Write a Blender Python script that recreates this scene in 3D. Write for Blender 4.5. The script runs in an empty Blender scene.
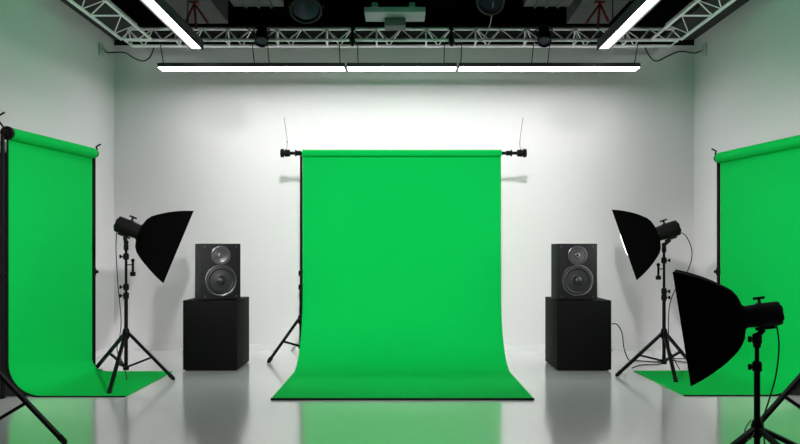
import bpy, bmesh, math
from mathutils import Vector, Matrix
S = bpy.context.scene
COL = S.collection
V = Vector
EYE = 1.2          # camera height
FPX = 800.0        # focal length in pixels of the 800 px wide frame

def at(px, py, d):
    """point of the room at depth d (metres from the camera) seen at photo position px, py"""
    return V(((px-400)*d/FPX, d, EYE-(py-250)*d/FPX))

# ------------------------------------------------------------------ materials
def mat(name, rgb, rough=.5, metal=0., spec=.5, noise=0., nscale=8., bump=0., bscale=200., coat=0., ior=1.5, emit=None, estr=0.):
    m = bpy.data.materials.new(name); m.use_nodes = True
    nt = m.node_tree; b = nt.nodes['Principled BSDF']
    b.inputs['Base Color'].default_value = (*rgb, 1)
    b.inputs['Roughness'].default_value = rough
    b.inputs['Metallic'].default_value = metal
    b.inputs['Specular IOR Level'].default_value = spec
    b.inputs['Coat Weight'].default_value = coat
    b.inputs['IOR'].default_value = ior
    tc = nt.nodes.new('ShaderNodeTexCoord')
    if noise:
        n = nt.nodes.new('ShaderNodeTexNoise'); n.inputs['Scale'].default_value = nscale
        n.inputs['Detail'].default_value = 4
        mx = nt.nodes.new('ShaderNodeMix'); mx.data_type = 'RGBA'
        mx.inputs['A'].default_value = (*[c*(1-noise) for c in rgb], 1)
        mx.inputs['B'].default_value = (*[min(1, c*(1+noise)) for c in rgb], 1)
        nt.links.new(tc.outputs['Object'], n.inputs['Vector'])
        nt.links.new(n.outputs['Fac'], mx.inputs['Factor'])
        nt.links.new(mx.outputs['Result'], b.inputs['Base Color'])
    if bump:
        n2 = nt.nodes.new('ShaderNodeTexNoise'); n2.inputs['Scale'].default_value = bscale
        bp = nt.nodes.new('ShaderNodeBump'); bp.inputs['Strength'].default_value = bump
        bp.inputs['Distance'].default_value = .002
        nt.links.new(tc.outputs['Object'], n2.inputs['Vector'])
        nt.links.new(n2.outputs['Fac'], bp.inputs['Height'])
        nt.links.new(bp.outputs['Normal'], b.inputs['Normal'])
    if emit:
        b.inputs['Emission Color'].default_value = (*emit, 1)
        b.inputs['Emission Strength'].default_value = estr
    return m

M = dict(
    wall=mat('white_wall_paint', (.78, .775, .77), .85, noise=.02, nscale=2, bump=.05, bscale=90),
    trim=mat('white_trim_paint', (.80, .80, .80), .45, noise=.01),
    soffit=mat('charcoal_soffit', (.035, .035, .035), .9, noise=.05, nscale=3),
    ceil=mat('black_ceiling', (.006, .006, .007), .95, spec=.1, noise=.1, nscale=3),
    floor=mat('polished_concrete', (.95, .95, .945), .15, metal=.36, spec=.5, ior=3.5, noise=.03, nscale=1.5),
    green=mat('chroma_green_cloth', (.001, .545, .083), .9, spec=.08, noise=.012, nscale=3, bump=.06, bscale=500),
    hem=mat('black_hem_tape', (.006, .010, .007), .85, spec=.1, noise=.1),
    matte=mat('matte_black', (.022, .026, .024), .95, spec=.05, noise=.15, nscale=6),
    metal=mat('black_stand_metal', (.0035, .0035, .0035), .5, spec=.12, noise=.1, nscale=20),
    rubber=mat('black_rubber', (.008, .008, .008), .8, spec=.2, noise=.1),
    fabric=mat('black_softbox_cloth', (.002, .002, .002), .9, spec=.03, noise=.15, nscale=15, bump=.1, bscale=300),
    head=mat('black_lamp_housing', (.005, .005, .005), .6, spec=.12, noise=.1, nscale=20),
    cab=mat('charcoal_speaker_vinyl', (.0085, .0088, .0094), .6, spec=.18, noise=.08, nscale=30, bump=.1, bscale=400),
    cone=mat('dark_woofer_cone', (.012, .012, .0135), .38, spec=.5, noise=.1, nscale=20),
    surround=mat('rubber_surround', (.008, .008, .009), .45, spec=.5, noise=.1),
    ring=mat('grey_metal_ring', (.35, .35, .35), .3, metal=1., noise=.05),
    guide=mat('satin_wave_guide', (.05, .05, .053), .22, spec=1., noise=.05),
    box=mat('black_plinth_paint', (.0055, .0056, .0056), .6, spec=.06, noise=.08, nscale=5),
    alu=mat('bright_aluminium_tube', (.90, .90, .90), .38, metal=.1, spec=.6, noise=.04, nscale=30),
    house=mat('dark_lamp_profile', (.022, .025, .025), .6, spec=.3, noise=.05),
    cable=mat('black_cable', (.006, .006, .006), .6, spec=.3, noise=.1),
    wire=mat('grey_wire', (.30, .30, .30), .5, spec=.3, noise=.1),
    duct=mat('dark_grey_duct', (.085, .088, .09), .6, spec=.3, noise=.1, nscale=4),
    plate=mat('grey_steel_plate', (.24, .28, .29), .5, spec=.4, noise=.08, nscale=10),
    lens=mat('dark_blue_lens', (.02, .028, .05), .25, spec=.2, noise=.05),
    red=mat('dark_red_steel', (.20, .008, .012), .5, spec=.4, noise=.1, nscale=20),
    outlet=mat('pale_outlet_plastic', (.55, .58, .56), .5, noise=.03),
)
def emis(name, rgb, s):
    m = bpy.data.materials.new(name); m.use_nodes = True; nt = m.node_tree
    nt.nodes.remove(nt.nodes['Principled BSDF'])
    e = nt.nodes.new('ShaderNodeEmission'); e.inputs['Color'].default_value = (*rgb, 1); e.inputs['Strength'].default_value = s
    nt.links.new(e.outputs[0], nt.nodes['Material Output'].inputs['Surface'])
    return m
M['tube_long'] = emis('white_led_diffuser', (1, .955, .99), 7)
M['tube_wall'] = emis('white_led_wall_wash', (1, .97, .99), 12)
M['up_glow'] = emis('added_up_glow', (1, .97, .99), 2.6)
M['diff'] = emis('lit_softbox_cloth', (1, .99, .97), 3)
M['green_glow'] = emis('added_green_glow', (.15, 1, .45), 1.5)

# ------------------------------------------------------------------ mesh builder (world coordinates)
class MB:
    def __init__(s): s.bm = bmesh.new()
    def face(s, pts):
        return s.bm.faces.new([s.bm.verts.new(p) for p in pts])
    def box(s, c, size, R=None, bev=0.):
        t = bmesh.new(); bmesh.ops.create_cube(t, size=1)
        bmesh.ops.scale(t, vec=V(size), verts=t.verts)
        if bev: bmesh.ops.bevel(t, geom=t.edges[:], offset=bev, segments=2, affect='EDGES', profile=.7)
        s._merge(t, R, c); return s
    def _merge(s, t, R, c):
        mtx = Matrix.Translation(V(c)) @ (R.to_4x4() if R else Matrix.Identity(4))
        mp = {}
        for v in t.verts: mp[v] = s.bm.verts.new(mtx @ v.co)
        for f in t.faces:
            try: s.bm.faces.new([mp[v] for v in f.verts])
            except ValueError: pass
        t.free()
    def b2(s, lo, hi, bev=0.):
        lo, hi = V(lo), V(hi); return s.box((lo+hi)/2, hi-lo, None, bev)
    def rings(s, rings, cap=(True, True)):
        vs = [[s.bm.verts.new(p) for p in r] for r in rings]
        n = len(vs[0])
        for a, b in zip(vs, vs[1:]):
            for i in range(n):
                s.bm.faces.new((a[i], a[(i+1) % n], b[(i+1) % n], b[i]))
        if cap[0]: s.bm.faces.new(vs[0][::-1])
        if cap[1]: s.bm.faces.new(vs[-1])
        return s
    def lathe(s, o, ax, prof, n=24, cap=(True, True)):
        """prof: list of (distance along axis, radius)"""
        o = V(o); ax = V(ax).normalized(); u = ax.orthogonal().normalized(); w = ax.cross(u)
        return s.rings([[o+ax*h+(u*math.cos(2*math.pi*i/n)+w*math.sin(2*math.pi*i/n))*max(r, 1e-4) for i in range(n)] for h, r in prof], cap)
    def cyl(s, a, b, r, r2=None, n=12):
        a, b = V(a), V(b)
        return s.lathe(a, b-a, [(0, r), ((b-a).length, r if r2 is None else r2)], n)
    def tube(s, pts, r, n=8, sub=6):
        pts = [V(p) for p in pts]
        if sub and len(pts) > 2:
            q = []
            for i in range(len(pts)-1):
                p0 = pts[max(i-1, 0)]; p1 = pts[i]; p2 = pts[i+1]; p3 = pts[min(i+2, len(pts)-1)]
                for k in range(sub):
                    t = k/sub
                    q.append(.5*((2*p1)+(p2-p0)*t+(2*p0-5*p1+4*p2-p3)*t*t+(3*p1-p0-3*p2+p3)*t**3))
            q.append(pts[-1]); pts = q
        rs = []; u = None
        for i, p in enumerate(pts):
            d = (pts[min(i+1, len(pts)-1)]-pts[max(i-1, 0)]).normalized()
            u = d.orthogonal().normalized() if u is None else (u-d*u.dot(d)).normalized()
            w = d.cross(u)
            rs.append([p+(u*math.cos(2*math.pi*k/n)+w*math.sin(2*math.pi*k/n))*r for k in range(n)])
        return s.rings(rs)
    def bar(s, a, b, w, h, up=(0, 0, 1)):
        """flat bar from a to b, w wide, h thick along up"""
        a, b = V(a), V(b); d = (b-a).normalized(); x = d.cross(V(up))
        x = d.orthogonal().normalized() if x.length < 1e-4 else x.normalized()
        y = x.cross(d)
        q = [(-1, -1), (1, -1), (1, 1), (-1, 1)]
        return s.rings([[p+x*(i*w/2)+y*(j*h/2) for i, j in q] for p in (a, b)])
    def ball(s, c, r, n=12):
        t = bmesh.new(); bmesh.ops.create_uvsphere(t, u_segments=n, v_segments=max(6, n//2), radius=r)
        s._merge(t, None, c); return s
    def build(s, name, m, parent=None, smooth=35):
        bmesh.ops.recalc_face_normals(s.bm, faces=s.bm.faces)
        o0 = origin(parent) if parent else V((0, 0, 0))
        for v in s.bm.verts: v.co -= o0
        me = bpy.data.meshes.new(name); s.bm.to_mesh(me); s.bm.free()
        if smooth:
            me.shade_smooth(); me.set_sharp_from_angle(angle=math.radians(smooth))
        me.materials.append(M[m] if isinstance(m, str) else m)
        o = bpy.data.objects.new(name, me); COL.objects.link(o)
        if parent: o.parent = parent
        return o
def origin(o):
    p = V(o.location)
    while o.parent: o = o.parent; p += V(o.location)
    return p
def tag(o, label, cat, group=None):
    o['label'] = label; o['category'] = cat
    if group: o['group'] = group
    return o
def thing(name, loc, label, cat, group=None):
    o = bpy.data.objects.new(name, None); o.empty_display_size = .1
    COL.objects.link(o); o.location = loc
    return tag(o, label, cat, group)
def struct(name, mb, m):
    o = mb.build(name, m, smooth=0); o['kind'] = 'structure'; return o

# ------------------------------------------------------------------ the room
XL, XR, YB, YF, HC = -3.43, 3.53, 9.6, -2.0, 3.72
HB = 3.655
TOP = 4.7
struct('floor', MB().b2((XL-.1, YF-.1, -.1), (XR+.1, YB+.1, 0)), 'floor')
struct('wall_back', MB().b2((XL-.1, YB, 0), (XR+.1, YB+.1, HB)), 'wall')
struct('wall_left', MB().b2((XL-.1, YF, 0), (XL, YB, HC)), 'wall')
struct('wall_right', MB().b2((XR, YF, 0), (XR+.1, YB, HC)), 'wall')
struct('wall_front', MB().b2((XL-.1, YF-.1, 0), (XR+.1, YF, HC)), 'matte')
struct('ceiling', MB().b2((XL-.1, YF-.1, TOP), (XR+.1, YB+.1, TOP+.1)), 'ceil')
struct('wall_upper_back', MB().b2((XL-.1, YB, HB), (XR+.1, YB+.1, TOP)), 'ceil')
struct('wall_upper_left', MB().b2((XL-.1, YF, HC), (XL, YB, TOP)), 'ceil')
struct('wall_upper_right', MB().b2((XR, YF, HC), (XR+.1, YB, TOP)), 'ceil')
struct('wall_upper_front', MB().b2((XL-.1, YF-.1, HC), (XR+.1, YF, TOP)), 'ceil')
struct('trim_1', MB().b2((XL, YF, HC), (XL+.42, YB, HC+.06)), 'soffit')
struct('trim_2', MB().b2((XR-.42, YF, HC), (XR, YB, HC+.06)), 'soffit')
struct('trim_3', MB().b2((XL+.42, YB-.42, HC), (XR-.42, YB, HC+.06)), 'ceil')
BH = .07
def board(name, lo, hi, ax):
    lo, hi = V(lo), V(hi); m = MB().b2(lo, hi, .004)
    return struct(name, m, 'trim')
board('baseboard_back', (XL, YB-.03, 0), (XR, YB, BH), 0)
board('baseboard_left', (XL, YF, 0), (XL+.03, YB-.03, BH), 1)
board('baseboard_right', (XR-.03, YF, 0), (XR, YB-.03, BH), 1)

# ------------------------------------------------------------------ backdrops
def sheet_profile(h, top, r, run, n=10):
    """(outward distance, height) from the hanging plane: down, round the sweep, out along the floor"""
    pr = [(0, top - (top-r)*i/6) for i in range(7)]
    pr += [(r-r*math.cos(a), r-r*math.sin(a)) for a in [math.pi/2*(i+1)/n for i in range(n)]]
    pr += [(r+(run-r)*(i+1)/6, 0) for i in range(6)]
    return pr
def backdrop(label, A0, A1, B0, B1, ztop, r, rroll, front_hem):
    """A0,A1: hanging line ends on the plan; B0,B1: matching ends of the floor edge"""
    A0, A1, B0, B1 = [V((*p, 0)) for p in (A0, A1, B0, B1)]
    root = thing('green_backdrop', (A0+A1)/2, label, 'backdrop')
    TH = .006
    def P(e, s, h, lift=0.):
        A, B = (A0, B0) if e == 0 else (A1, B1)
        d = (B-A); L = d.length
        return A+d.normalized()*s+V((0, 0, h+TH/2+.001+lift))
    m = MB(); run = (B0-A0).length; run1 = (B1-A1).length
    p0 = sheet_profile(0, ztop, r[0], run); p1 = sheet_profile(0, ztop, r[1], run1)
    N = 8
    g = [[P(0, a[0], a[1]).lerp(P(1, b[0], b[1]), k/N) for k in range(N+1)] for a, b in zip(p0, p1)]
    vs = [[m.bm.verts.new(p) for p in row] for row in g]
    for i in range(len(vs)-1):
        for k in range(N): m.bm.faces.new((vs[i][k], vs[i][k+1], vs[i+1][k+1], vs[i+1][k]))
    bmesh.ops.recalc_face_normals(m.bm, faces=m.bm.faces)
    bmesh.ops.solidify(m.bm, geom=m.bm.faces[:], thickness=TH)
    m.build('sheet', 'green', root, 60)
    # the rolled remainder round the tube, tangent to the hanging cloth
    inw = (B0-A0).normalized()
    rf = 1 if front_hem else .25
    c0, c1 = A0+V((0, 0, ztop))+inw*(rroll-.002)*rf, A1+V((0, 0, ztop))+inw*(rroll-.002)*rf
    ax = (c1-c0)
    rl = MB(); L = ax.length
    rl.lathe(c0, ax, [(0, rroll*.75), (.0, rroll), (L, rroll), (L, rroll*.75)], 28)
    rl.build('roll', 'green', root)
    if front_hem:
        hm = MB().bar(P(0, run+.006, 0)+V((0, 0, .004)), P(1, run1+.006, 0)+V((0, 0, .004)), .012, .016)
        hm.build('hem', 'hem', root)['label'] = 'thin black hem along the floor edge'
    else:
        off = (A0-A1).normalized()*.006
        hm = MB()
        for a, b in zip(p0, p0[1:]):
            hm.bar(P(0, *a)+off, P(0, *b)+off, .012, .014, up=(A0-A1))
        hm.build('hem', 'hem', root)['label'] = 'thin black hem along the near edge'
    return root, c0, c1, P, p0

# main backdrop
HW = 1.053; XC = .02
main, mc0, mc1, _, _ = backdrop('large green screen backdrop hanging in the middle and sweeping onto the floor',
    (XC-HW, 8.5), (XC+HW, 8.5), (XC-HW, 6.4), (XC+HW, 6.4), 2.225, (.75, .75), .036, True)
left, lc0, lc1, LP, lprof = backdrop('green screen backdrop hanging beside the left wall, cut by the frame edge',
    (-3.2, 6.53), (-3.03, 7.86), (-2.24, 6.53), (-2.235, 7.86), 2.15, (.27, .14), .052, False)
right, rc0, rc1, RP, rprof = backdrop('green screen backdrop hanging beside the right wall behind a softbox',
    (3.37, 6.575), (3.17, 7.9), (2.33, 6.575), (2.31, 7.9), 2.11, (.33, .16), .052, False)

def end_panel(root, P, prof, wallx):
    """dark panel filling the gap between the wall and the near edge of the backdrop"""
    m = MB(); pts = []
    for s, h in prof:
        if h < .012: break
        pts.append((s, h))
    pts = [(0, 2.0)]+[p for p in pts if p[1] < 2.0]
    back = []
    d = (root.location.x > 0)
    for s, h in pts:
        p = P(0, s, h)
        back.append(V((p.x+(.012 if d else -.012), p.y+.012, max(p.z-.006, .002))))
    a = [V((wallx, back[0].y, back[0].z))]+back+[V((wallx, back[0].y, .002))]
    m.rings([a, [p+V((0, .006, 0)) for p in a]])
    o = m.build('end_panel', 'matte', root, 0); o['label'] = 'dark panel filling the gap to the wall'
end_panel(left, LP, lprof, XL+.02)
end_panel(right, RP, rprof, XR-.02)

# ------------------------------------------------------------------ tripods
def tripod(root, x, y, ztop, zhub, feet, zbr=.13, rc=.017, knobside=1, collars=(), legw=.03):
    MB().cyl((x, y, zbr-.02), (x, y, zhub+.35), rc, n=14).build('column', 'metal', root)
    MB().cyl((x, y, zhub+.33), (x, y, ztop), rc*.72, n=12).build('upper_tube', 'metal', root)
    MB().lathe((x, y, zhub-.05), (0, 0, 1), [(0, rc*1.35), (.02, rc*1.9), (.07, rc*1.9), (.1, rc*1.3)], 16).build('hub', 'metal', root)
    for z in (zhub+.35,)+tuple(collars):
        c = MB().lathe((x, y, z-.03), (0, 0, 1), [(0, rc*1.15), (.008, rc*1.55), (.05, rc*1.55), (.06, rc*1.1)], 16).build('collar', 'metal', root)
        k = MB(); k.cyl((x, y, z), (x+knobside*.04, y-.012, z), .006)
        k.box((x+knobside*.047, y-.014, z), (.018, .014, .034), bev=.004)
        k.build('knob', 'metal', c)
    MB().lathe((x, y, zbr-.035), (0, 0, 1), [(0, rc*1.3), (.004, rc*1.6), (.04, rc*1.6), (.045, rc*1.2)], 16).build('lower_collar', 'metal', root)
    for fx, fy in feet:
        f = V((x+fx, y+fy, .013)); d = V((fx, fy, 0)).normalized()
        a = V((x, y, zhub))+d*rc*1.6
        lg = MB().bar(a, f, legw, legw*.75).build('leg', 'metal', root)
        e = (f-a).normalized()
        MB().cyl(f-e*.05, f, legw*.66, legw*.6, 12).ball(f, legw*.55).build('rubber_foot', 'rubber', lg)
        mid = a.lerp(f, .52)
        MB().bar(V((x, y, zbr))+d*rc*1.4, mid, legw*.72, legw*.62).build('brace', 'metal', root)

# stand behind the main backdrop: two tripods and the crossbar through the roll
st = thing('backdrop_stand', (0, 8.56, 0), 'black crossbar and tripod stand holding up the middle green backdrop', 'stand')
zc = mc0.z; yc = mc0.y
MB().cyl((-1.24, yc, zc), (1.315, yc, zc), .017, n=14).build('crossbar', 'metal', st)
for sx, xe in ((-1, -1.215), (1, 1.29)):
    MB().lathe((xe, yc, zc), (sx, 0, 0), [(-.05, .02), (-.05, .036), (.0, .04), (.002, .03), (.012, .03), (.014, .045), (.045, .045), (.05, .03)], 18).build('end_knob', 'metal', st)
    MB().lathe((xe-sx*.13, yc, zc), (sx, 0, 0), [(-.04, .018), (-.03, .028), (.0, .024), (.02, .038), (.03, .018)], 18).build('clamp', 'metal', st)
    o = MB().tube([(xe-sx*.01, yc, zc+.03), (xe-sx*.022, yc, zc+.12), (xe+sx*.012, yc, zc+.38)], .0035, 6).ball((xe-sx*.022, yc, zc+.12), .008).build('wire_lever', 'wire', st)
    o['label'] = 'thin grey upright wire'
tripod(st, -1.064, 8.62, zc, .45, [(-.335, -.10), (.34, .30), (.22, -.08)], .17, .02, collars=(.95,), legw=.036)
tripod(st, .62, 8.66, zc, .47, [(-.34, -.10), (.30, .30), (.3, -.10)], .16, .017, collars=(.95,))
# joints from the columns up to the bar
for x, y in ((-1.064, 8.62), (.62, 8.66)):
    MB().cyl((x, y, zc), (x, yc, zc), .02).build('saddle', 'metal', st)

def side_stand(c0, c1, label, sgn):
    ax = (c1-c0).normalized()
    cen = (c0+c1)/2
    root = thing('backdrop_stand', (cen.x, cen.y, 0), label, 'stand')
    MB().cyl(c0-ax*.10, c1+ax*.075, .018, n=14).build('crossbar', 'metal', root)
    for p, s in ((c0, -1), (c1, 1)):
        b = p+ax*s*.055
        MB().lathe(b, ax*s, [(-.045, .03), (-.04, .056 if s < 0 else .04), (-.012, .056 if s < 0 else .04), (-.008, .03), (.02, .022), (.03, .01)], 20).build('end_cap', 'metal', root)
        hk = 1. if s < 0 else .6
        up = MB().tube([b+V((0, 0, .0)), b+V((sgn*-.008, 0, .045*hk)), b+V((-sgn*.022*hk, 0, .08*hk)), b+V((-sgn*.012*hk, 0, .12*hk)), b+V((-sgn*.085*hk, 0, .16*hk))], .008, 8) if s > 0 else \
            MB().tube([b, b+V((sgn*.02, 0, .05)), b+V((sgn*.05, 0, .09)), b+V((sgn*.06, 0, .13)), b+V((sgn*.005, 0, .165))], .008, 8)
        up.build('hook', 'metal', root)
        cx = V((b.x+sgn*.02, b.y+s*.005, 0))
        MB().cyl((cx.x, cx.y, .012), (cx.x, cx.y, p.z-.0), .017, n=12).build('column', 'metal', root)
        MB().cyl((cx.x, cx.y, .95), (cx.x, cx.y, 1.02), .024, n=12).box((cx.x-sgn*.03, cx.y, .985), (.03, .014, .03), bev=.003).build('collar', 'metal', root)
        MB().lathe((cx.x+sgn*.03, cx.y, .001), (0, 0, 1), [(0, .05 if s < 0 else .11), (.008, .05 if s < 0 else .11), (.012, .03)], 24).build('base_plate', 'metal', root)
        MB().cyl((cx.x, cx.y, p.z), b, .018).build('saddle', 'metal', root)
    return root
side_stand(lc0, lc1, 'black two-post stand holding up the green backdrop by the left wall', -1)
side_stand(rc0, rc1, 'black two-post stand holding up the green backdrop by the right wall', 1)

# ------------------------------------------------------------------ studio lights
def studio_light(label, x, y, yaw, tilt, size, rim, kl, zhub, feet, cord, bulge, collars, knob=1):
    root = thing('studio_light', (x, y, 0), label, 'studio light')
    n = V((math.cos(yaw)*math.cos(tilt), math.sin(yaw)*math.cos(tilt), -math.sin(tilt)))
    side = n.cross(V((0, 0, 1))).normalized(); up = side.cross(n)
    k = size/.35
    H = rim-n*.46*kl                           # middle of the flash head
    ths = rim-n*.365*kl                        # throat of the softbox
    zhead = H.z
    def ring(s, hw, sq, N=32):
        out = []
        for i in range(N):
            a = 2*math.pi*i/N+math.pi/4
            c, q = math.cos(a), math.sin(a)
            mx = max(abs(c), abs(q)); r = hw*((1-sq)*1+sq*min(1/mx, 1.4142))
            out.append(ths+n*s*kl+(side*c+up*q)*r*k)
        return out
    prof = [(0, .055, .1), (.006, .085, .2), (.022, .140, .35), (.05, .182, .55), (.09, .216, .72), (.15, .254, .86), (.22, .290, .94), (.30, .326, .98), (.365, .35, 1)]
    m = MB(); m.rings([ring(*p) for p in prof]+[ring(.365, .343, 1), ring(.35, .340, 1)], (True, False))
    sb = m.build('softbox', 'fabric', root, 40)
    # white front cloth, set into the rim
    d = MB(); g = []
    N = 10
    hw = .343*k
    for i in range(N+1):
        row = []
        for j in range(N+1):
            u, w = -1+2*i/N, -1+2*j/N
            b = bulge*(1-min(1, max(0, abs(w)-.33)/.12))
            row.append(d.bm.verts.new(ths+n*(.352*kl+b)+side*u*hw+up*w*hw))
        g.append(row)
    for i in range(N):
        for j in range(N): d.bm.faces.new((g[i][j], g[i+1][j], g[i+1][j+1], g[i][j+1]))
    bmesh.ops.solidify(d.bm, geom=d.bm.faces[:], thickness=.003)
    o = d.build('front_cloth', 'diff', sb); o['label'] = 'white glowing front cloth'
    for a, b in ((1, 1), (1, -1), (-1, 1), (-1, -1)):   # seam ribs
        pts = [ths+n*p[0]*kl+(side*a+up*b)*((p[1]*((1-p[2])*.7071+p[2]))*k+.002) for p in prof[2:]]
        MB().tube(pts, .004*k, 6, 2).build('rib', 'fabric', sb)
    # flash head
    hd = MB(); hd.lathe(H, n, [(-.115*k, .05*k), (-.115*k, .068*k), (-.10*k, .076*k), (-.02*k, .076*k), (.0, .080*k), (.02*k, .080*k), (.03*k, .074*k), (.09*k, .070*k), (.10*k, .078*k), (.128*kl, .078*k)], 24)
    head = hd.build('flash_head', 'head', root)
    kn = MB(); kn.cyl(H+up*.07*k, H+up*.108*k, .01*k).bar(H+up*.11*k-n*.035*k, H+up*.11*k+n*.035*k, .02*k, .016*k, up=up)
    kn.build('top_lever', 'metal', head)
    bk = MB(); bk.lathe(H-n*.115*k, -n, [(0, .05*k), (.01*k, .05*k), (.012*k, .02*k)], 20)
    for a in (-.025, .025): bk.cyl(H-n*.118*k+up*a*k, H-n*.13*k+up*a*k, .009*k)
    bk.build('rear_panel', 'metal', head)
    # tilting bracket
    br = MB(); J = V((x, y, zhead-.135*k))
    br.bar(H-up*.084*k-n*.07*k, H-up*.084*k+n*.05*k, .04*k, .016*k, up=up)
    br.cyl(H-up*.09*k, J, .018*k).ball(J, .024*k)
    br.cyl(J-side*.05*k, J+side*.05*k, .008*k); br.ball(J+side*.05*k, .016*k); br.ball(J-side*.05*k, .016*k)
    br.lathe((x, y, J.z-.075*k), (0, 0, 1), [(0, .016), (.01, .022), (.05*k, .022), (.07*k, .014)], 14)
    br.build('tilt_bracket', 'metal', root)
    tripod(root, x, y, J.z-.03, zhub, feet, collars=collars, knobside=knob, zbr=max(.06, min(.13, zhub*.4)))
    if cord: MB().tube(cord, .0045, 6).build('power_cord', 'cable', root)
    return root, H, n

D = .0092
ls, LH, Ln = studio_light('black softbox light on a tripod standing on the left green backdrop', -2.52, 7.36,
    math.radians(18), math.radians(22), .345, at(177, 247, 7.5), 1.01, .43,
    [(-.52, .62), (.43, .02), (.105, -.72)],
    [at(117, 228, 7.33), at(116, 250, 7.33), at(118, 285, 7.34), at(121, 318, 7.34), at(120, 335, 7.36), at(117, 350, 7.4), at(123, 363, 7.38), V((-2.49, 7.30, .02))],
    0, (.86, 1.14), -1)
# spare grip hanging beside the column
def grip(root, p):
    m = MB(); m.cyl(p+V((0, 0, .07)), p-V((0, 0, .05)), .011); m.ball(p+V((0, 0, .07)), .018); m.box(p-V((0, 0, .055)), (.045, .03, .04), bev=.005)
    m.cyl(p+V((0, 0, .03)), V((root.location.x, root.location.y, p.z+.03)), .005)
    m.build('grip_handle', 'metal', root)
grip(ls, V((-2.52+.062, 7.36, at(132, 268, 7.36).z)))
rs, RH, Rn = studio_light('black softbox light on a tripod right of the right loudspeaker, white front edge showing', 264*7.75/800, 7.75,
    math.radians(180-16.3), math.radians(18.7), .346, at(624.5, 245, 7.86), .91, .39,
    [(-.50, -.16), (-.07, -.54), (.42, .34)],
    [at(678, 232, 7.72), at(686, 236, 7.7), at(692, 252, 7.7), at(688, 270, 7.72), at(675, 290, 7.74), at(669, 310, 7.74), at(669, 345, 7.76), at(673, 357, 7.85), V((2.78, 7.95, .012))],
    .02, (.80, 1.1), 1)
grip(rs, V((264*7.75/800-.055, 7.75, at(659, 272, 7.75).z)))
FX, FY = 357*4.5/800, 4.5
fs, FH, Fn = studio_light('big black softbox light in the right foreground, turned to the middle backdrop', FX, FY,
    math.radians(180-20.3), math.radians(8.6), .308, at(682.5, 324, 4.64), .92, .195,
    [(-.46, -.30), (.40, -.36), (.10, -.56)],
    [at(776, 322, 4.47), at(779, 345, 4.47), at(776, 375, 4.48), at(769, 400, 4.5), at(763, 420, 4.52), at(764, 432, 4.55), V((2.12, 4.65, .012))],
    0, (.70,), -1)
MB().tube([at(751, 420, 4.47), at(745, 430, 4.45), at(749, 440, 4.45), at(754, 432, 4.46)], .004, 6).build('cord_loop', 'wire', fs)

# stands whose posts stay outside the picture, one leg reaching in on either side
def spare_stand(label, x, y, feet, zh, zb):
    root = thing('light_stand', (x, y, 0), label, 'stand')
    tripod(root, x, y, 2.0, zh, feet, zb, .016, collars=(1.3,), legw=.03)
    MB().lathe((x, y, 2.0), (0, 0, 1), [(-.02, .012), (0, .018), (.03, .018), (.04, .008), (.07, .008)], 14).build('spigot', 'metal', root)
    return root
spare_stand('black tripod leg reaching in at the bottom left corner of the floor', -2.62, 5.02, [(.55, -.08), (-.3, .45), (-.3, -.45)], .51, .09)
spare_stand('black tripod leg reaching in at the right edge behind the foreground softbox', 2.74, 5.10, [(-.62, -.15), (.3, .45), (.3, -.45)], .58, .08)

# ------------------------------------------------------------------ plinths and loudspeakers
def plinth(label, x0, x1, y0, y1, h):
    root = thing('plinth', ((x0+x1)/2, (y0+y1)/2, 0), label, 'plinth')
    MB().b2((x0, y0, .012), (x1, y1, h), .004).build('body', 'box', root)
    MB().b2((x0+.02, y0+.02, .0005), (x1-.02, y1-.02, .012)).build('foot_plate', 'rubber', root)
plinth('black plinth under the left loudspeaker', -2.152, -1.617, 7.93, 8.58, .700)
plinth('black plinth under the right loudspeaker', 1.557, 2.095, 7.93, 8.58, .700)

def speaker(label, x, y, z, yaw):
    W, Dp, Hh = .396, .34, .563
    root = thing('loudspeaker', (x, y, z), label, 'loudspeaker')
    R = Matrix.Rotation(yaw, 3, 'Z')
    def L(px, py, pz): return V((x, y, z))+R @ V((px, py, pz))
    ax = R @ V((0, -1, 0))                     # outwards through the front
    MB().box(L(0, Dp/2, Hh/2+.004), (W, Dp, Hh-.008), R, .008).build('cabinet', 'cab', root)
    for sx in (-1, 1):
        for sy in (.06, Dp-.06):
            MB().cyl(L(sx*(W/2-.05), sy, 0), L(sx*(W/2-.05), sy, .012), .016).build('foot', 'rubber', root)
    # woofer
    c = L(0, 0, .196)
    w = MB().lathe(c, ax, [(.0005, .156), (.010, .156), (.014, .150), (.012, .140), (.004, .137), (.004, .0)], 48, (False, False)).build('woofer', 'guide', root)
    MB().lathe(c, ax, [(.004, .139), (.014, .134), (.016, .124), (.010, .114), (.004, .110)], 48, (False, False)).build('surround', 'surround', w)
    MB().lathe(c, ax, [(.0045, .112), (.0055, .09), (.0075, .06), (.010, .045)], 48, (False, True)).build('cone', 'cone', w)
    MB().lathe(c, ax, [(.010, .046), (.022, .040), (.032, .026), (.036, .010), (.0365, .001)], 32, (False, True)).build('dust_cap', 'cone', w)
    r = MB().lathe(c, ax, [(.001, .160), (.0085, .160), (.0125, .1575), (.0085, .155), (.001, .155)], 48, (False, False)).build('trim_ring', 'ring', w)
    # tweeter in its dished guide
    c = L(0, 0, .447)
    t = MB().lathe(c, ax, [(.0005, .098), (.011, .096), (.013, .090), (.009, .065), (.004, .035), (.003, .02)], 40, (False, True)).build('tweeter', 'guide', root)
    MB().lathe(c, ax, [(.003, .024), (.012, .023), (.014, .019), (.008, .016)], 24, (False, True)).build('dome_ring', 'ring', t)
    MB().ball(c+ax*.006, .012).build('dome', 'surround', t)
    for sx in (-1, 1):
        for zz in (.035, .53):
            MB().lathe(L(sx*.155, 0, zz), ax, [(.0005, .012), (.003, .012), (.004, .006)], 14).build('screw', 'surround', root)
    return root
zs = .7005
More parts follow.
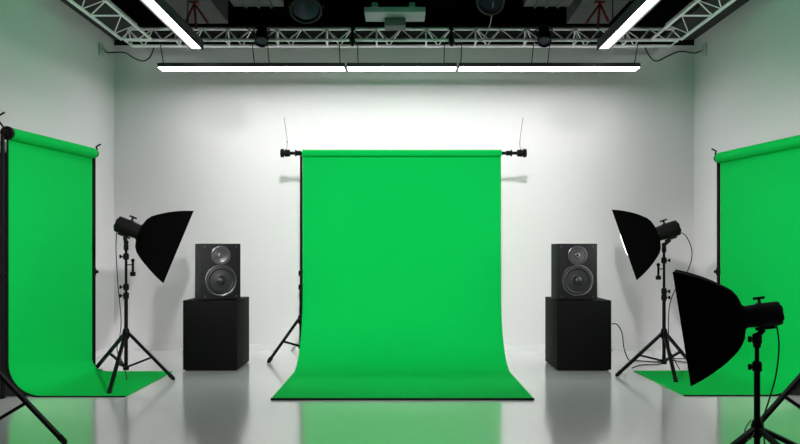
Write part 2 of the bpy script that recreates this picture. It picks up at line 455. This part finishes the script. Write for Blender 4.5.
speaker('charcoal two-way loudspeaker on the left plinth, turned towards the middle backdrop', -1.785, 7.97, zs, math.radians(23.5))
speaker('charcoal two-way loudspeaker on the right plinth, facing straight ahead', 1.765, 7.96, zs, 0)

# ------------------------------------------------------------------ truss, lamps and what hangs overhead
ZB, ZT = 3.47, 3.625
def truss(name, label, a, b, inn, wid, bay, cat='truss'):
    """a,b: ends of the inner bottom chord (plan); inn: plan direction from inner to outer chord"""
    a, b, w = V((*a, ZB)), V((*b, ZB)), V((*inn, 0))*wid
    up = V((0, 0, ZT-ZB))
    root = thing(name, ((a+b)/2), label, cat)
    top = up+w*.5
    for o in (V(), w, top):
        MB().cyl(a+o, b+o, .0165, n=12).build('chord', 'alu', root)
    n = int(round((b-a).length/bay)); ax = (b-a)/n
    for i in range(n):
        p = a+ax*i
        for e in ((V(),) if i % 2 else (V(), w)):
            MB().cyl(p+top, p+ax*.5+e, .0075 if e.length == 0 else .006, n=8).build('inner_diagonal' if e.length == 0 else 'outer_diagonal', 'alu', root)
            MB().cyl(p+ax*.5+e, p+ax+top, .0075 if e.length == 0 else .006, n=8).build('inner_diagonal' if e.length == 0 else 'outer_diagonal', 'alu', root)
        if i % 2 == 0:
            MB().cyl(p, p+w, .009, n=8).build('cross_bar', 'alu', root)
            MB().cyl(p, p+top, .0075, n=8).build('upright', 'alu', root)
            MB().cyl(p+w, p+top, .0075, n=8).build('upright', 'alu', root)
    MB().cyl(b, b+w, .009, n=8).build('cross_bar', 'alu', root)
    return root
truss('ceiling_truss', 'aluminium lattice truss running across the room along the back wall', (-2.98, 8.65), (3.01, 8.65), (0, 1), .25, .275)
truss('ceiling_truss', 'aluminium lattice truss under the ceiling along the left wall', (-2.68, 8.61), (-2.68, 5.6), (-1, 0), .32, .42)
truss('ceiling_truss', 'aluminium lattice truss under the ceiling along the right wall', (2.71, 8.61), (2.71, 5.6), (1, 0), .32, .42)

def long_lamp(label, xc):
    root = thing('linear_light', (xc, 5.6, 3.38), label, 'ceiling light', None)
    y0, y1, w = 2.4, 8.60, .115
    m = MB(); m.b2((xc-w/2-.008, y0, 3.385), (xc+w/2+.008, y1, 3.447), .003)
    for k in (-1, 1): m.b2((xc+k*(w/2+.002)-.005, y0, 3.345), (xc+k*(w/2+.002)+.005, y1, 3.39))
    m.b2((xc-w/2, y1-.006, 3.345), (xc+w/2, y1, 3.39)); m.build('housing', 'house', root)
    MB().b2((xc-w/2+.003, y0+.01, 3.365), (xc+w/2-.003, y1-.008, 3.3845)).build('diffuser', 'tube_long', root)
    for y in (3.4, 5.9, 8.2):
        MB().cyl((xc, y, 3.44), (xc, y, 3.755 if y > 5 else 4.69), .006).build('suspension_rod', 'metal', root)
long_lamp('long white strip light running overhead towards the camera on the left', -2.175)
long_lamp('long white strip light running overhead towards the camera on the right', 2.18)

Z0, YA, YC = 3.2, 8.76, 8.95
def wall_lamp(label, x0, x1, cabs, cut0, cut1):
    root = thing('linear_light', ((x0+x1)/2, (YA+YC)/2, Z0), label, 'strip light')
    MB().b2((x0, YA, Z0+.006), (x1, YC, Z0+.05), .004).build('housing', 'house', root)
    MB().b2((x0+.01, YA+.004, Z0), (x1-.01, YC-.004, Z0+.0055)).build('diffuser', 'tube_wall', root)
    MB().b2((x0+.02, YA+.07, Z0+.0505), (x1-.02, YC-.07, Z0+.053)).build('up_glow_strip', 'up_glow', root)  # glow added on top of the strip to brighten the truss
    lp = MB()
    for y in (YA+.055, YC-.061): lp.b2((x0+.01, y, Z0+.048), (x1-.01, y+.006, Z0+.064))  # lips added to keep the top glow off the wall
    lp.build('up_glow_lip', 'house', root)
    for px in cabs:
        x = (px-400)*8.78/800
        MB().cyl((x, 8.80, Z0+.048), (x, 8.662, ZB-.012), .0055, n=8).build('suspension_cable', 'cable', root)
wall_lamp('white strip light hung below the back truss, left of the three in line', -2.66, -.605, (163, 254, 269, 340), 1, 0)
wall_lamp('white strip light hung below the back truss, short middle one of three', -.585, .625, (358, 444), 0, 0)
wall_lamp('white strip light hung below the back truss, right of the three in line', .645, 2.636, (461, 532, 548, 635), 0, 1)

def truss_lamp(label, x, tgt):
    p = V((x, 8.60, ZB+.03)); root = thing('stage_lamp', p, label, 'stage lamp')
    MB().box(p+V((0, .04, .1)), (.05, .07, .07), bev=.01).cyl(p+V((0, .03, .1)), p+V((0, 0, .05)), .012).build('clamp', 'metal', root)
    d = (V(tgt)-p).normalized()
    y = MB()
    s = d.cross(V((0, 0, 1))).normalized()
    for k in (-1, 1): y.bar(p+s*.085*k, p+s*.085*k+V((0, 0, .075)), .03, .008, up=s)
    y.bar(p+s*.085+V((0, 0, .075)), p-s*.085+V((0, 0, .075)), .03, .008); y.build('yoke', 'metal', root)
    MB().lathe(p, d, [(-.11, .03), (-.10, .055), (-.02, .07), (.1, .074), (.1, .062), (.08, .06)], 20, (True, False)).build('can', 'head', root)
    MB().lathe(p, d, [(.078, .061), (.082, .061)], 20).build('lens', 'lens', root)
    MB().tube([p-d*.1, p+V((-.05, .0, .09)), p+V((-.12, .04, .06)), p+V((-.2, .05, .13))], .006, 6).build('power_cord', 'cable', root)
truss_lamp('small black stage lamp clamped on the back truss, left side', -1.485, (-1.2, 6, 0))
truss_lamp('small black stage lamp clamped on the back truss, right side', 1.55, (1.2, 6, 0))
def clamp(label, x):
    p = V((x, 8.66, ZB)); root = thing('truss_clamp', p, label, 'clamp')
    MB().lathe(p-V((.03, 0, 0)), (1, 0, 0), [(0, .023), (0, .034), (.06, .034), (.06, .023)], 18, (False, False)).build('jaw', 'metal', root)
    MB().lathe(p+V((-.022, .115, ZT-ZB)), (1, 0, 0), [(0, .021), (0, .03), (.044, .03), (.044, .021)], 18, (False, False)).build('upper_jaw', 'metal', root)
    MB().cyl(p+V((0, -.025, -.07)), p+V((0, -.025, .13)), .014).build('pin', 'metal', root)
    MB().tube([p+V((.01, -.03, .12)), p+V((.05, -.04, .06)), p+V((.02, -.04, 0)), p+V((.06, -.03, -.06))], .006, 6).build('loose_cable', 'cable', root)
clamp('black clamp with cable on the back truss above the middle backdrop, left one', -.515)
clamp('black clamp with cable on the back truss above the middle backdrop, right one', .555)

# overhead clutter in the dark
def part_of(name, label, cat, loc): return thing(name, loc, label, cat)
def duct(label, x0, x1, y0, y1, z0, z1, seams='y'):
    root = thing('air_duct', ((x0+x1)/2, (y0+y1)/2, z0), label, 'duct')
    MB().b2((x0, y0, z0), (x1, y1, z1), .008).build('body', 'duct', root)
    k = 4
    for i in range(1, k):
        if seams == 'y':
            y = y0+(y1-y0)*i/k; MB().b2((x0-.012, y-.012, z0-.012), (x1+.012, y+.012, z1+.012)).build('flange', 'duct', root)
        else:
            x = x0+(x1-x0)*i/k; MB().b2((x-.012, y0-.012, z0-.012), (x+.012, y1+.012, z1+.012)).build('flange', 'duct', root)
    for y in (y0+.15, y1-.15):
        MB().cyl(((x0+x1)/2, y, z1-.01), ((x0+x1)/2, y, TOP), .008).build('hanger_rod', 'metal', root)
duct('dark grey air duct running overhead beside the left strip light', -2.42, -1.94, 5.5, 9.05, 3.76, 4.1)
duct('dark grey air duct running overhead beside the right strip light', 1.88, 2.36, 5.5, 9.05, 3.76, 4.1)
duct('short dark grey cross duct overhead, left of the blue-lensed lamp', -1.75, -1.22, 7.6, 8.42, 3.76, 4.0, 'x')
duct('short dark grey cross duct overhead, right of the pale tube lamp', 1.3, 1.78, 7.6, 8.42, 3.76, 4.0, 'x')

# round lamp with bluish lens
p = at(306, 6, 8.1)
rt = thing('stage_lamp', p, 'round black stage lamp with bluish lens hanging overhead left of centre', 'stage lamp')
d = V((.05, -.55, -.8)).normalized()
MB().lathe(p, d, [(-.26, .06), (-.24, .10), (-.1, .13), (.04, .15), (.06, .165), (.075, .165), (.075, .145), (.06, .145)], 28, (True, False)).build('can', 'house', rt)
MB().lathe(p, d, [(.045, .147), (.065, .12), (.075, .06), (.077, .002)], 28).build('lens', 'lens', rt)
y = MB()
for k in (-1, 1): y.bar(p+V((.18*k, 0, 0)), p+V((.18*k, .05, .3)), .03, .01, up=(1, 0, 0)); y.cyl(p+V((.18*k, 0, 0)), p+V((.13*k, 0, 0)), .015)
y.bar(p+V((-.18, .05, .3)), p+V((.18, .05, .3)), .03, .01); y.cyl(p+V((0, .05, .3)), V((p.x, p.y+.05, TOP)), .012)
y.build('yoke', 'metal', rt)
# pale tube lamp
p = at(492, -4, 8.0)
rt = thing('tube_lamp', p, 'pale cylindrical tube lamp pointing down overhead right of centre', 'stage lamp')
d = V((-.2, -.75, -.62)).normalized()
MB().lathe(p, d, [(-.4, .05), (-.38, .12), (.1, .13), (.12, .14), (.15, .14), (.15, .128), (.10, .125)], 28, (True, False)).build('tube', 'duct', rt)
MB().lathe(p, d, [(.10, .126), (.105, .126)], 28).build('lens', 'lens', rt)
MB().cyl(p-d*.3, V((p.x, p.y+.15, TOP)), .014).build('hanger_rod', 'metal', rt)
MB().tube([p+d*.14+V((.03, 0, -.0)), p+V((0, .2, -.24)), p+V((-.06, .45, -.33)), V((p.x-.1, 8.63, ZB+.03))], .006, 6).build('power_cord', 'wire', rt)
# projector mount
c = at(395, 14.5, 8.0)
rt = thing('projector_mount', c, 'grey steel mounting plate hung overhead in the middle', 'mount')
MB().box(c, (.60, .34, .05), bev=.006).build('plate', 'plate', rt)
MB().box(c+V((0, .12, -.065)), (.21, .2, .08), bev=.01).build('box', 'duct', rt)
for sx in (-.2, .17):
    MB().box(c+V((sx, -.05, .06)), (.06, .05, .08), bev=.004).build('bracket', 'plate', rt)
    MB().cyl(c+V((sx, -.05, .09)), V((c.x+sx, c.y-.05, TOP)), .01).build('hanger_rod', 'metal', rt)
    MB().tube([c+V((sx-.03, -.172, .0)), c+V((sx-.04, -.185, .014)), c+V((sx, -.185, .018)), c+V((sx+.05, -.185, .012)), c+V((sx+.05, -.172, .0))], .006, 6).build('shackle', 'wire', rt)
# cross pipe above
pp = MB().cyl((-.95, 7.9, 3.80), (1.2, 7.9, 3.80), .014, n=12).build('ceiling_pipe', 'duct')
tag(pp, 'thin dark pipe running crosswise overhead above the grey mounting plate', 'pipe')
# red brackets
def red_bracket(label, x, s):
    p = V((x, 8.25, 3.74)); rt = thing('red_bracket', p, label, 'bracket')
    for q in ((-.09*s, -.19), (.02*s, -.26), (.14*s, -.20)):
        MB().bar(p+V((0, 0, .0)), p+V((q[0], 0, q[1])), .022, .018, up=(0, 1, 0)).build('strut', 'red', rt)
    MB().b2(p-V((.05, .03, 0)), p+V((.05, .03, .016))).build('top_plate', 'red', rt)
red_bracket('dark red steel bracket hanging from the left air duct', -2.12, 1)
red_bracket('dark red steel bracket hanging from the right air duct', 2.06, -1)

# wall outlets and their cables
def outlet(label, clabel, xw, s, yz, pts):
    y0, z0 = yz
    rt = thing('wall_outlet', (xw, y0, z0), label, 'outlet')
    MB().box((xw+s*.012, y0, z0), (.022, .12, .14), bev=.006).build('plate', 'outlet', rt)
    MB().cyl((xw+s*.02, y0, z0-.01), (xw+s*.06, y0, z0-.01), .022, n=14).build('plug', 'outlet', rt)
    c = MB().tube([V((xw+s*.055, y0, z0-.01))]+pts, .0075, 6).build('hanging_cable', 'cable')
    tag(c, clabel, 'cable')
outlet('pale wall outlet high on the left wall near the back corner', 'black cable drooping from the back truss to the left wall outlet', XL, 1, (9.15, 3.49),
       [at(108, 52.5, 9.05), at(124, 52.5, 9.0), at(134, 58, 9.0), at(143, 61, 8.98), at(150, 57, 8.95), at(154, 47, 8.92)])
outlet('pale wall outlet high on the right wall near the back corner', 'black cable drooping from the back truss to the right wall outlet', XR, -1, (9.25, 3.51),
       [at(694, 53, 9.1), at(680, 51.5, 9.0), at(668, 56, 9.0), at(657, 61, 8.98), at(650, 57, 8.95), at(645, 47, 8.92)])
# cable from the right plinth to the floor
zf = .008
c = MB().tube([at(611.7, 324, 8.3)+V((.0, 0, 0)), at(617, 324.5, 8.3), at(622, 333, 8.35), at(624, 348, 8.4), at(629, 361, 8.5)+V((0, 0, .01)), V((2.56, 8.62, zf)), V((2.75, 8.52, zf)), V((2.9, 8.7, zf)), V((3.05, 8.5, zf)), V((3.2, 8.9, zf)), V((3.40, 9.3, zf))], .006, 6).build('floor_cable', 'cable')
tag(c, 'thin black cable running from the right plinth down onto the floor', 'cable')
c = MB().tube([V((2.35, 8.1, .007)), V((2.5, 8.3, .007)), V((2.72, 8.36, .007)), V((2.78, 8.62, .007)), V((2.98, 8.8, .007)), V((3.3, 8.75, .007))], .005, 6).build('floor_cable', 'cable')
tag(c, 'thin black cable lying loose behind the legs of the right tripod', 'cable')

# ------------------------------------------------------------------ unseen lamps overhead, added to tint walls and light backdrops and truss
def unseen_lamp(label, p, tgt, power, ang, colour, blend=1., soft=.09):
    p = V(p); d = (V(tgt)-p).normalized()
    rt = thing('stage_lamp', p, label, 'stage lamp')  # unseen lamp hung out of view for the light it throws
    MB().lathe(p, d, [(-.2, .04), (-.19, .08), (0, .10), (.06, .105), (.06, .095), (.0, .09)], 20, (True, False)).build('can', 'head', rt)
    MB().cyl(p-d*.1, V((p.x, p.y, TOP)), .012).build('hanger_rod', 'metal', rt)
    l = bpy.data.lights.new('unseen_spot', 'SPOT'); l.energy = power; l.color = colour; l.spot_size = math.radians(ang); l.spot_blend = blend; l.shadow_soft_size = soft
    o = bpy.data.objects.new('lamp_light', l); COL.objects.link(o); o.parent = rt
    o.location = d*.07; o.rotation_euler = d.to_track_quat('-Z', 'Y').to_euler()
unseen_lamp('unseen green lamp added overhead to tint the left wall', (-1.2, 5.6, 3.1), (XL, 8.0, 3.45), 32, 60, (.08, 1, .45))
unseen_lamp('unseen green lamp added overhead to tint the right wall', (1.2, 5.6, 3.1), (XR, 8.0, 3.45), 32, 60, (.08, 1, .45))
unseen_lamp('unseen green lamp added overhead to tint the back wall', (0, 5.8, 3.66), (0, 9.6, 2.9), 20, 40, (.08, 1, .45))
unseen_lamp('unseen white key lamp overhead above the viewer, aimed at the middle backdrop', (0, .3, 3.5), (0, 9.0, 1.35), 1800, 40, (1, .965, .99), 1., .11)
unseen_lamp('unseen white lamp added overhead on the right to light the left green backdrop', (1.5, 2.0, 3.4), (-2.95, 6.9, 1.05), 1100, 31, (1, .965, .99), 1., .12)
unseen_lamp('unseen white lamp added overhead on the left to light the right green backdrop', (-1.5, 2.0, 3.4), (3.1, 6.9, 1.05), 1100, 31, (1, .965, .99), 1., .12)
fl = thing('added_flag', (0, 1.8, 3.4), 'unseen black flag added overhead to cut the top of the key lamp beam', 'flag')  # unseen, added to keep the key lamp off the upper wall
fz = 3.5-1.5*math.tan(math.radians(3.5))
MB().b2((-1.2, 1.795, fz), (1.2, 1.805, 4.3)).build('cloth', 'matte', fl)
MB().cyl((-1.22, 1.8, 4.3), (1.22, 1.8, 4.3), .014).build('top_bar', 'metal', fl)
for x in (-1, 1): MB().cyl((x, 1.8, 4.3), (x, 1.8, TOP), .01).build('hanger_rod', 'metal', fl)
unseen_lamp('small unseen white lamp added overhead to brighten the truss by the left wall', (-2.84, 4.6, 2.95), (-2.84, 8.0, 3.56), 60, 17, (1, 1, 1), 1., .03)
unseen_lamp('small unseen white lamp added overhead to brighten the truss by the right wall', (2.87, 4.6, 2.95), (2.87, 8.0, 3.56), 60, 17, (1, 1, 1), 1., .03)

GROUPS = {'backdrop': 'green screen backdrops', 'studio light': 'softbox lights on tripods', 'plinth': 'black speaker plinths',
          'loudspeaker': 'two-way loudspeakers', 'truss': 'ceiling trusses', 'strip light': 'strip lights below the back truss',
          'ceiling light': 'long overhead strip lights', 'clamp': 'clamps on the back truss', 'outlet': 'wall outlets',
          'duct': 'overhead air ducts', 'bracket': 'red brackets under the ducts'}
for o in list(COL.objects):
    if o.parent is None and o.get('category') in GROUPS: o['group'] = GROUPS[o['category']]

# ------------------------------------------------------------------ camera, world, view
cam = bpy.data.cameras.new('camera'); cam.sensor_width = 36; cam.lens = 36*FPX/800
cam.shift_y = 28/800; cam.clip_start = .05
co = bpy.data.objects.new('camera', cam); COL.objects.link(co)
co.location = (0, 0, EYE); co.rotation_euler = (math.pi/2, 0, 0)
S.camera = co
w = bpy.data.worlds.new('world'); S.world = w; w.use_nodes = True
w.node_tree.nodes['Background'].inputs['Color'].default_value = (0, 0, 0, 1)
vs = S.view_settings
vs.view_transform = 'Standard'; vs.look = 'None'; vs.gamma = 1; vs.use_curve_mapping = False
vs.exposure = .38
